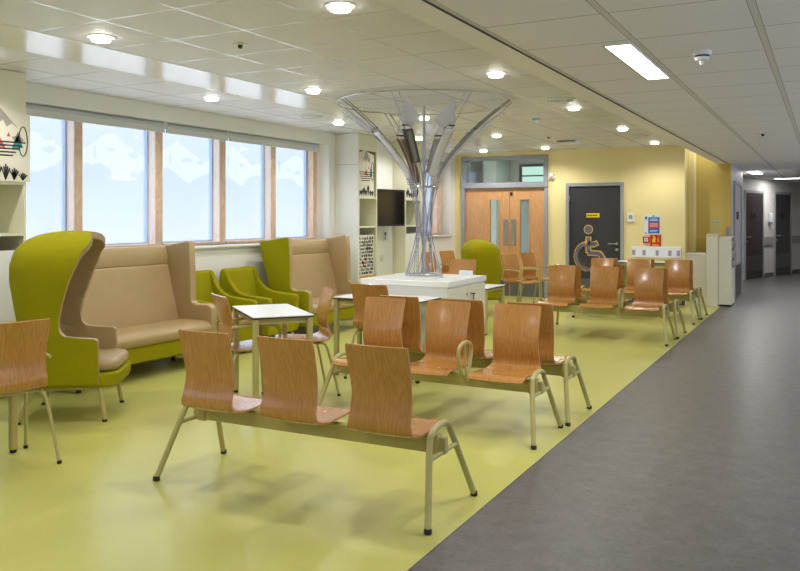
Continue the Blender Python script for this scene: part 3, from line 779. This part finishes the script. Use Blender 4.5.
for k in range(NB):
    th = 2 * PI * k / NB + R(9)
    strip('branch_plate', mats[k], th, (.54, .56, .60, .54, .58, .55, .64, .57)[k], .80, .046, .056, .02)
    strip('leaf', 'acrylic', th + R((9, -7, 5, -10, 8, -5, 6, -9)[k]), .815, .97, .115, 0, .02 + .012 * (k % 3), True)
    r, z = rad(.81)
    cpt = Vector((math.cos(th) * r, math.sin(th) * r, z)); s = Vector((-math.sin(th), math.cos(th), 0)) * .05
    MB().cyl(cpt - s, cpt + s, .009, 8).build('clamp', 'steel_dark', tr)

# ------------------------------------------------------------------ shelf wall, television
def art(mbs, y0, y1, z0, z1, x, seed, t):
    """printed board with a mountain, red and teal sails and black plant drawings, on a face of constant x"""
    rnd = random.Random(seed); W = y1 - y0; Hh = z1 - z0
    bd = MB(); n = 9
    topc = [(y1 - W * i / n, z1 - .10 * Hh * (abs(i / n - .55) * 1.6) - .02 * Hh * rnd.random()) for i in range(n + 1)]
    bd.prism([(y0, z0), (y1, z0)] + topc, x - .012, x, 'x'); b = bd.build('art_board', 'art', t, smooth=0)
    P = lambda a, c: (y0 + W * a, z0 + Hh * c)
    def put(name, m, polys, k=1):
        q = MB()
        for p in polys: q.prism([P(*c) for c in p], x, x + .0015 * k, 'x')
        q.build(name, m, b, smooth=0, clean=False)
    put('mountain_print', 'ink_grey', [[(.26, .74), (.44, .93), (.52, .97), (.60, .90), (.80, .72), (.70, .78), (.62, .73), (.56, .82), (.47, .74), (.38, .80)], [(.70, .60), (.82, .63), (.90, .56), (.76, .52)]])
    put('red_print', 'ink_red', [[(.36, .47), (.60, .45), (.50, .60)], [(.62, .60), (.68, .60), (.65, .66)]])
    put('teal_print', 'ink_teal', [[(.70, .44), (.88, .46), (.80, .68)]])
    bars = [[(.08 + .03 * i, .53 - .045 * i), (.92 - .05 * i, .54 - .045 * i), (.92 - .05 * i, .522 - .045 * i), (.08 + .03 * i, .512 - .045 * i)] for i in range(5)]
    put('line_print', 'ink', bars, 2)
    pl = []
    for i in range(7):
        a = .08 + .13 * i + .02 * rnd.random(); hh = .12 + .15 * rnd.random()
        for q in range(-2, 3):
            pl.append([(a - .006, .02), (a + .006, .02), (a + q * .032 + .014, hh * (1 - .12 * abs(q))), (a + q * .032 - .008, hh * (1.05 - .12 * abs(q)))])
        if i % 2: pl.append([(a + .04 * math.cos(2 * PI * j / 10), hh * .55 + .03 * math.sin(2 * PI * j / 10)) for j in range(10)])
    put('plant_print', 'ink', pl, 2)
    # leaf outline
    lf = MB(); lf.tube([(x + .002, P(.88 + .07 * math.cos(q), 0)[0], P(0, .55 + .2 * math.sin(q))[1]) for q in [2 * PI * i / 20 for i in range(20)]], .004, 6, True); lf.build('leaf_print', 'ink', b)

XF = -5.87
def column(y0, y1, label, seed, blocks, front_z=None, fz=2.42):
    t = thing('shelf_unit', label, 'shelves')
    box('side_panel', 'shelf', XW + .002, XF, y0, y0 + .022, 0, CEIL - .004, t)
    box('side_panel', 'shelf', XW + .002, XF, y1 - .022, y1, 0, CEIL - .004, t)
    box('back_panel', 'shelf', XW + .002, XW + .014, y0 + .022, y1 - .022, 0, CEIL - .004, t)
    box('fascia', 'shelf', XF - .02, XF, y0 + .022, y1 - .022, fz, CEIL - .004, t)
    for z in (1.75, 1.33): box('shelf_board', 'shelf', XW + .014, XF, y0 + .022, y1 - .022, z - .022, z, t)
    box('shelf_board', 'beechleg' if blocks else 'shelf', XW + .014, XF, y0 + .022, y1 - .022, .59, .62, t)
    if front_z:
        box('cupboard_door', 'white', XF - .02, XF - .002, y0 + .022, (y1), .62, front_z, t, bevel=.003)
        box('cupboard_door', 'white', XF - .02, XF - .002, y0 + .022, (y1), .04, .60, t, bevel=.003)
    return t
t = column(9.75, 10.28, 'built-in cream shelf column left of the television with two printed boards', 3, True)
box('end_panel', 'wall_white', XW + .002, XF + .002, 9.725, 9.75, 0, CEIL - .004, t)
box('panel_joint', 'gap', XW + .01, XF, 9.7235, 9.725, 2.21, 2.2135, t)
box('cupboard_door', 'shelf', XF - .02, XF - .002, 9.775, 10.255, .04, .58, t)
a = thing('art_panel', 'printed cream board of mountains and plants on the shelf left of the television', 'artwork', group='printed boards on shelves'); art(None, 9.785, 10.245, 1.752, 2.44, XF - .03, 5, a)
# printed cube stack on the lower shelf
blk = thing('patterned_box', 'black and white patterned box filling the lower shelf left of the television', 'box')
box('box_body', 'art', XW + .03, XF - .03, 9.80, 10.23, .62, 1.2, blk)
rnd = random.Random(4); m = {'ink': MB(), 'ink_grey': MB(), 'ink_red': MB(), 'ink_teal': MB()}
for i in range(11):
    for j in range(11):
        key = rnd.choice(['ink', 'ink', 'ink', 'ink', 'ink_grey', 'ink_grey', 'ink_red' if j < 5 else 'ink', 'ink_teal' if j < 4 else 'ink'])
        y = 9.81 + i * .037; z = .635 + j * .05; w = .020 + .015 * rnd.random(); hh = .024 + .024 * rnd.random()
        m[key].box(XF - .03, XF - .028, y, y + w, z, z + hh)
for kx, q in m.items(): q.build({'ink': 'black_print', 'ink_grey': 'grey_print', 'ink_red': 'red_print', 'ink_teal': 'teal_print'}[kx], kx, blk, smooth=0, clean=False)
struct(box('wall_tv', 'wall_white', XW, -6.1, 10.28, 11.18, 0, CEIL))
t = column(11.18, 11.75, 'built-in cream shelf column right of the television, behind the steel tree', 5, False, 1.2)
a = thing('art_panel', 'printed cream board on the shelf right of the television', 'artwork', group='printed boards on shelves'); art(None, 11.21, 11.72, 1.752, 2.42, XF - .03, 8, a)
tv = thing('television', 'black flat television on a wall arm between the shelf columns', 'television', (-5.86, 10.66, 1.6), R(-6))
box('screen', 'tv', .018, .022, -.345, .345, -.245, .255, tv)
box('casing', 'tv_bezel', -.03, .018, -.365, .365, -.275, .28, tv, bevel=.006)
MB().panel(-.365, .365, -.275, .28, .018, .024, [(-.345, .345, -.245, .255)], axis='x').build('bezel', 'tv_bezel', tv, smooth=0)
box('wall_arm', 'ink', -.25, -.03, -.05, .05, -.08, .08, tv)
so = thing('socket_plate', 'small double outlet plate on the wall just below the television', 'outlet', (-6.1, 10.92, 1.2)); box('plate', 'paper', 0, .012, -.04, .04, -.11, .08, so, bevel=.003)
box('socket', 'ink', .012, .014, -.025, .025, -.025, .025, so); box('socket', 'socket', .012, .014, -.025, .025, -.09, -.04, so)
so = thing('wall_outlet', 'pale square outlet low on the wall below the television', 'outlet', (-6.1, 10.84, .82)); box('plate', 'cream', 0, .01, -.05, .05, -.05, .05, so, bevel=.003); box('socket', 'shelf', .01, .013, -.03, .03, -.03, .03, so)

# left shelf unit with cupboard
t = column(3.05, 4.40, 'tall cream shelf unit at the left edge of the frame with white cupboard below', 9, False, 1.19, 2.2)
for o in [c for c in t.children if c.name.startswith('fascia')]: o.data.transform(Matrix.Translation((0, 0, 0)))
a = thing('art_panel', 'printed board with red and teal sails on the shelf unit at the left edge', 'artwork', group='printed boards on shelves'); art(None, 3.86, 4.43, 1.752, 2.36, XF + .012, 12, a)
box('mounting_lug', 'shelf', XF - .0, XF + .0005, 3.9, 4.35, 1.80, 1.9, a)

# ------------------------------------------------------------------ things on the far wall
def wthing(name, label, cat, x, z): return thing(name, label, cat, (x, YB, z))
o = wthing('thermostat', 'white thermostat box on the yellow wall right of the accessible toilet door', 'thermostat', -2.96, 1.45)
box('casing', 'paper', -.055, .055, -.035, 0, -.07, .07, o, bevel=.006); box('display', 'socket', -.03, .032, -.037, -.035, -.02, .045, o)
o = wthing('wall_mounted_sensor', 'small white box high on the wall beside the double door', 'sensor', -4.35, 2.19)
box('casing', 'paper', -.045, .045, -.06, 0, -.05, .05, o, bevel=.01); box('lens', 'socket', -.03, .03, -.063, -.06, -.04, .0, o)
o = wthing('wall_poster', 'blue and red notice on white paper above the fire signs', 'poster', -2.605, 1.33)
box('paper_sheet', 'paper', -.135, .135, -.008, 0, -.165, .165, o)
box('blue_print', 'blue', -.065, .12, -.0095, -.008, -.145, .13, o); box('red_print', 'red', -.065, .12, -.011, -.0095, -.055, .04, o)
q = MB()
for k in range(4): q.box(-.04, .095, -.0125, -.011, -.035 + .018 * k, -.029 + .018 * k)
q.box(-.04, .09, -.0111, -.0095, .07, .082); q.box(-.03, .08, -.0111, -.0095, .095, .105); q.box(-.04, .095, -.0111, -.0095, -.10, -.09); q.box(-.04, .07, -.0111, -.0095, -.12, -.112)
q.build('text_lines', 'paper', o, smooth=0, clean=False)
q = MB(); q.box(-.12, -.08, -.0095, -.008, .09, .14); q.box(-.115, -.09, -.0095, -.008, -.15, -.13); q.box(.0, .04, -.0095, -.008, .14, .158); q.build('logo_print', 'blue', o, smooth=0, clean=False)
o = wthing('fire_call_point', 'small red fire alarm call point beside the fire notice', 'alarm', -2.70, 1.075)
box('casing', 'red', -.055, .055, -.035, 0, -.055, .055, o, bevel=.005); box('glass_window', 'paper', -.03, .03, -.037, -.035, -.025, .035, o); MB().cyl((0, -.037, .005), (0, -.039, .005), .012, 12).build('press_dot', 'ink', o)
o = wthing('fire_notice', 'red fire notice with pale pictograms under the blue and red poster', 'sign', -2.55, 1.065)
box('plate', 'red', -.09, .09, -.006, 0, -.115, .115, o)
q = MB(); q.prism([(-.06, .02), (-.03, .05), (-.045, .09), (-.01, .06), (.0, .02), (-.01, -.03), (-.05, -.03)], -.008, -.006, 'y'); q.box(.03, .055, -.008, -.006, -.02, .06); q.prism([(.02, .02), (.065, .02), (.0425, .08)], -.008, -.006, 'y'); q.box(-.06, .06, -.008, -.006, -.09, -.08); q.box(-.06, .04, -.008, -.006, -.07, -.06)
q.build('pictogram', 'yellow', o, smooth=0, clean=False)
o = wthing('socket_trunking', 'white socket trunking with grey outlets on the wall above the narrow table', 'trunking', -2.535, .875)
box('trunk', 'white', -.40, .40, -.055, 0, -.09, .09, o, bevel=.006)
for x in (-.365, -.195, .02, .225, .36): box('outlet', 'socket', x - .025, x + .025, -.058, -.055, -.06, .03, o)
for x in (-.285, -.09, .12, .29): box('outlet_plate', 'paper', x - .06, x + .06, -.0575, -.055, -.045, .035, o)

# cream reception units at the end of the green floor
o = thing('reception_unit', 'low cream unit between the far bench and the tall reception screen', 'cabinet', (-1.93, 14.2, 0))
box('body', 'cream', -.16, .17, -.15, .2, 0, .84, o); box('counter', 'white', -.17, .17, -.16, .2, .84, .865, o)
o = thing('reception_pillar', 'narrow tall cream post unit beside the leaflet unit', 'cabinet', (-1.66, 14.1, 0))
box('body', 'cream', -.095, .085, -.1, .2, .0, 1.16, o, bevel=.006); box('cap', 'cream', -.1, .09, -.105, .205, 1.16, 1.18, o)
gl = box('glass_screen', 'clear', -.03, .09, .12, .128, 1.18, 1.46, o); box('clip', 'steel', -.02, .06, .112, .136, 1.36, 1.40, gl, bevel=.004)
o = thing('leaflet_unit', 'cream reception panel with wavy leaflet edge facing the corridor', 'cabinet', (-1.44, 14.12, 0))
box('body', 'cream', -.13, .07, -.1, .42, .03, 1.135, o, bevel=.005); box('plinth', 'ink', -.12, .06, -.09, .41, 0, .03, o)
wv = MB(); pr = [(0.07, .62)]
for i in range(17): pr.append((.085 + .018 * math.sin(i * 1.15), .64 + i * .03))
pr.append((.07, 1.13)); wv.prism(pr, -.09, .38, 'y'); wv.build('leaflet_pocket', 'socket', o, smooth=50)
o = thing('wall_switch', 'grey switch box on the shaded yellow wall beside the corridor door', 'switch', (-1.49, 14.65, 1.22)); box('casing', 'socket', -.03, .03, -.02, 0, -.08, .08, o, bevel=.004); box('rocker', 'rail', -.02, .02, -.024, -.02, -.03, .03, o)
o = thing('hand_dispenser', 'small white dispenser on the corridor wall between the two dark doors', 'dispenser'); o.location = (P2[0], P2[1], 0); o.rotation_euler = (0, 0, A2)
box('casing', 'paper', 1.48, 1.6, -.09, 0, 1.34, 1.56, o, bevel=.015); box('nozzle', 'socket', 1.51, 1.57, -.08, -.02, 1.30, 1.34, o)

# ------------------------------------------------------------------ ceiling fittings
def downlight(x, y, label):
    t = thing('ceiling_downlight', label, 'downlight', (x, y, CEIL), 0, 'round glowing ceiling downlights'); t.scale = (.82, .82, .7)
    MB().lathe([(.108, -.003), (.110, -.008), (.096, -.011), (.082, -.009), (.080, -.001), (.106, 0)], 28).build('rim', 'white', t)
    MB().lathe([(.072, -.005), (.072, -.042), (.066, -.047), (.05, -.047), (.05, -.04), (.062, -.038), (.066, -.005)], 28, cap=False).build('glass_ring', 'lamp_ring', t)
    MB().lathe([(.0, -.009), (.06, -.009), (.06, -.012), (0, -.012)], 24).build('diffuser', 'lamp', t)
    ld = bpy.data.lights.new('downlight_lamp', 'SPOT'); ld.energy = DL; ld.color = (1, .975, .94); ld.spot_size = R(150); ld.spot_blend = .7; ld.shadow_soft_size = .028
    lo_ = bpy.data.objects.new('downlight_lamp', ld); COL.objects.link(lo_); lo_.parent = t; lo_.location = (0, 0, -.043)
DL = 39
ordn = ['first', 'second', 'third', 'fourth', 'fifth']
for x, row, ys in ((-5.41, 'row nearest the windows', (3.72, 6.15, 8.5, 10.75, 13.3)), (-4.24, 'middle row', (3.74, 6.22, 8.55, 10.93, 13.2)), (-2.42, 'row along the corridor bulkhead', (3.82, 6.22, 8.54, 10.88, 13.15))):
    for i, y in enumerate(ys): downlight(x, y, 'round glowing downlight, %s from the front in the %s' % (ordn[i], row))
# lamps of the same kind behind the viewpoint keep the front of the room lit
for x in (-4.24, -2.42):
    for y in (1.3, -1.1):
        ld = bpy.data.lights.new('downlight_lamp', 'SPOT'); ld.energy = DL; ld.color = (1, .975, .94); ld.spot_size = R(150); ld.spot_blend = .7; ld.shadow_soft_size = .05
        lo_ = bpy.data.objects.new('downlight_lamp', ld); COL.objects.link(lo_); lo_.location = (x, y, CEIL - .08)

def panel_light(label, x0, x1, y0, y1, e, z=LOW):
    t = thing('ceiling_panel_light', label, 'ceiling light', ((x0 + x1) / 2, (y0 + y1) / 2, z), 0, 'corridor panel lights')
    a, b = (x1 - x0) / 2, (y1 - y0) / 2
    box('diffuser', 'lamp_cold', -a, a, -b, b, -.006, -.002, t)
    me = MB().panel(-a - .012, a + .012, -b - .012, b + .012, -.008, 0, [(-a, a, -b, b)]).build('light_frame', 'white', t, smooth=0).data
    for v in me.vertices: v.co = (v.co.x, v.co.z, v.co.y)
    me.flip_normals()
    ld = bpy.data.lights.new('panel_lamp', 'AREA'); ld.shape = 'RECTANGLE'; ld.size = x1 - x0; ld.size_y = y1 - y0; ld.energy = e; ld.color = (1, .96, .9)
    o = bpy.data.objects.new('panel_lamp', ld); COL.objects.link(o); o.parent = t; o.location = (0, 0, -.012)
panel_light('long bright panel light in the near corridor ceiling', -1.045, -.915, 4.29, 5.45, 24)
panel_light('small bright panel light above the far end of the corridor', -1.40, -1.2, 17.4, 18.6, 24)
panel_light('wide bright strip light in front of the farthest corridor doors', -1.1, -.35, 20.9, 21.2, 13)
for y in (-.6, 9.3, 13.6):
    ld = bpy.data.lights.new('panel_lamp', 'AREA'); ld.shape = 'RECTANGLE'; ld.size = .3; ld.size_y = 1.2; ld.energy = 34; ld.color = (1, .98, .95)
    o = bpy.data.objects.new('panel_lamp', ld); COL.objects.link(o); o.location = (1.3, y, LOW - .02)

def detector(x, y, z, label, r=.05):
    t = thing('smoke_detector', label, 'smoke detector', (x, y, z))
    MB().lathe([(0, 0), (r, 0), (r, -.02), (r * .9, -.024), (0, -.024)], 24).build('base', 'paper', t)
    MB().lathe([(0, -.024), (r * .78, -.024), (r * .8, -.034), (0, -.034)], 24).build('slot', 'ink', t)
    MB().lathe([(0, -.034), (r * .8, -.034), (r * .7, -.05), (r * .25, -.055), (r * .2, -.075), (0, -.075)], 24).build('head', 'paper', t)
detector(-.61, 4.69, LOW, 'white smoke detector in the near corridor ceiling right of the long panel light')
detector(-3.06, 9.19, CEIL, 'white smoke detector on the main ceiling between tree and bulkhead', .06)
def sensor(x, y, z, label):
    t = thing('ceiling_sensor', label, 'sensor', (x, y, z))
    MB().lathe([(0, 0), (.05, 0), (.052, -.008), (0, -.01)], 20).build('plate', 'cream', t); MB().lathe([(0, -.01), (.018, -.01), (.014, -.03), (0, -.034)], 16).build('eye', 'black', t)
sensor(-3.57, 4.35, CEIL, 'small dark-eyed ceiling sensor above the front bench, left of the tree')
sensor(-3.64, 11.5, CEIL, 'small dark-eyed ceiling sensor above the far benches')
sensor(-.62, 9.6, LOW, 'small dark-eyed ceiling sensor far along the corridor ceiling')
def vent(x, y, z, r, label):
    t = thing('ceiling_vent', label, 'vent', (x, y, z))
    for k in range(4):
        q = r * (1 - .22 * k); MB().lathe([(q, -.002), (q, -.008), (q - .018, -.018), (q - .022, -.012)], 28, cap=False).build('vent_ring', 'paper', t)
    MB().lathe([(0, -.002), (r * .9, -.002), (r * .9, -.004), (0, -.004)], 28).build('vent_throat', 'ink', t)
vent(-5.39, 7.88, CEIL, .14, 'round ceiling vent between two downlights above the far sofa')
vent(-2.38, 7.9, CEIL, .15, 'round ceiling vent near the bulkhead right of the tree')
vent(-2.42, 12.0, CEIL, .13, 'small round ceiling vent near the far wall by the bulkhead')
o = thing('ceiling_cassette', 'square white ceiling unit with dark slot near the far wall', 'ceiling unit', (-3.58, 12.3, CEIL)); box('casing', 'paper', -.16, .16, -.12, .12, -.05, 0, o, bevel=.01); box('slot', 'ink', -.14, .14, -.123, -.12, -.022, -.008, o)

# ------------------------------------------------------------------ daylight
wd = bpy.data.worlds.new('sky'); sc.world = wd; wd.use_nodes = True; nt = wd.node_tree; nt.nodes.clear()
bg = nt.nodes.new('ShaderNodeBackground'); ow = nt.nodes.new('ShaderNodeOutputWorld'); tc = nt.nodes.new('ShaderNodeTexCoord'); sp = nt.nodes.new('ShaderNodeSeparateXYZ'); cr = nt.nodes.new('ShaderNodeValToRGB'); mr = nt.nodes.new('ShaderNodeMapRange')
nt.links.new(tc.outputs['Generated'], sp.inputs[0]); nt.links.new(sp.outputs[2], mr.inputs[0]); mr.inputs[1].default_value = -1; mr.inputs[2].default_value = 1
nt.links.new(mr.outputs[0], cr.inputs[0]); nt.links.new(cr.outputs[0], bg.inputs[0]); nt.links.new(bg.outputs[0], ow.inputs[0])
e = cr.color_ramp.elements; e[0].position = 0; e[0].color = (2.2, 2.2, 2.2, 1); e[1].position = 1; e[1].color = (3.2, 3.4, 3.8, 1)
for p, c in ((.43, (2.2, 2.2, 2.2, 1)), (.465, (.95, .95, 1.08, 1)), (.492, (.71, .76, 1.0, 1)), (.505, (.65, .72, 1.0, 1)), (.525, (.57, .66, 1.0, 1)), (.56, (.72, .78, 1.02, 1)), (.60, (1.0, 1.0, 1.1, 1)), (.70, (2.6, 2.8, 3.1, 1))):
    q = e.new(p); q.color = c
bg.inputs[1].default_value = 1.0
for (y0, y1) in ((4.4, 9.42), (12.2, 13.6), (-2.5, 2.7)):
    ld = bpy.data.lights.new('window_portal', 'AREA'); ld.shape = 'RECTANGLE'; ld.size = WIN_Z1 - WIN_Z0; ld.size_y = y1 - y0; ld.cycles.is_portal = True
    o = bpy.data.objects.new('window_portal', ld); COL.objects.link(o); o.location = (-6.6, (y0 + y1) / 2, (WIN_Z0 + WIN_Z1) / 2); o.rotation_euler = (0, -PI / 2, 0)
for (y0, y1) in added_windows:
    ld = bpy.data.lights.new('window_portal', 'AREA'); ld.shape = 'RECTANGLE'; ld.size = 1.85; ld.size_y = y1 - y0; ld.cycles.is_portal = True
    o = bpy.data.objects.new('window_portal', ld); COL.objects.link(o); o.location = (2.32, (y0 + y1) / 2, 1.325); o.rotation_euler = (0, PI / 2, 0)
ld = bpy.data.lights.new('beyond_fill', 'AREA'); ld.size = .8; ld.energy = 26; ld.color = (.82, 1, .98)  # added lamp, unseen, brightens the room beyond the double doors
o = bpy.data.objects.new('beyond_fill', ld); COL.objects.link(o); o.location = (-5.2, 15.6, 2.85)

sc.view_settings.view_transform = 'Standard'; sc.view_settings.look = 'None'; sc.view_settings.gamma = 1; sc.view_settings.exposure = .24
sc.cycles.use_denoising = True
sc.cycles.max_bounces = 10; sc.cycles.diffuse_bounces = 5; sc.cycles.transparent_max_bounces = 16
sc.cycles.sample_clamp_indirect = 4; sc.cycles.caustics_reflective = False; sc.cycles.caustics_refractive = False
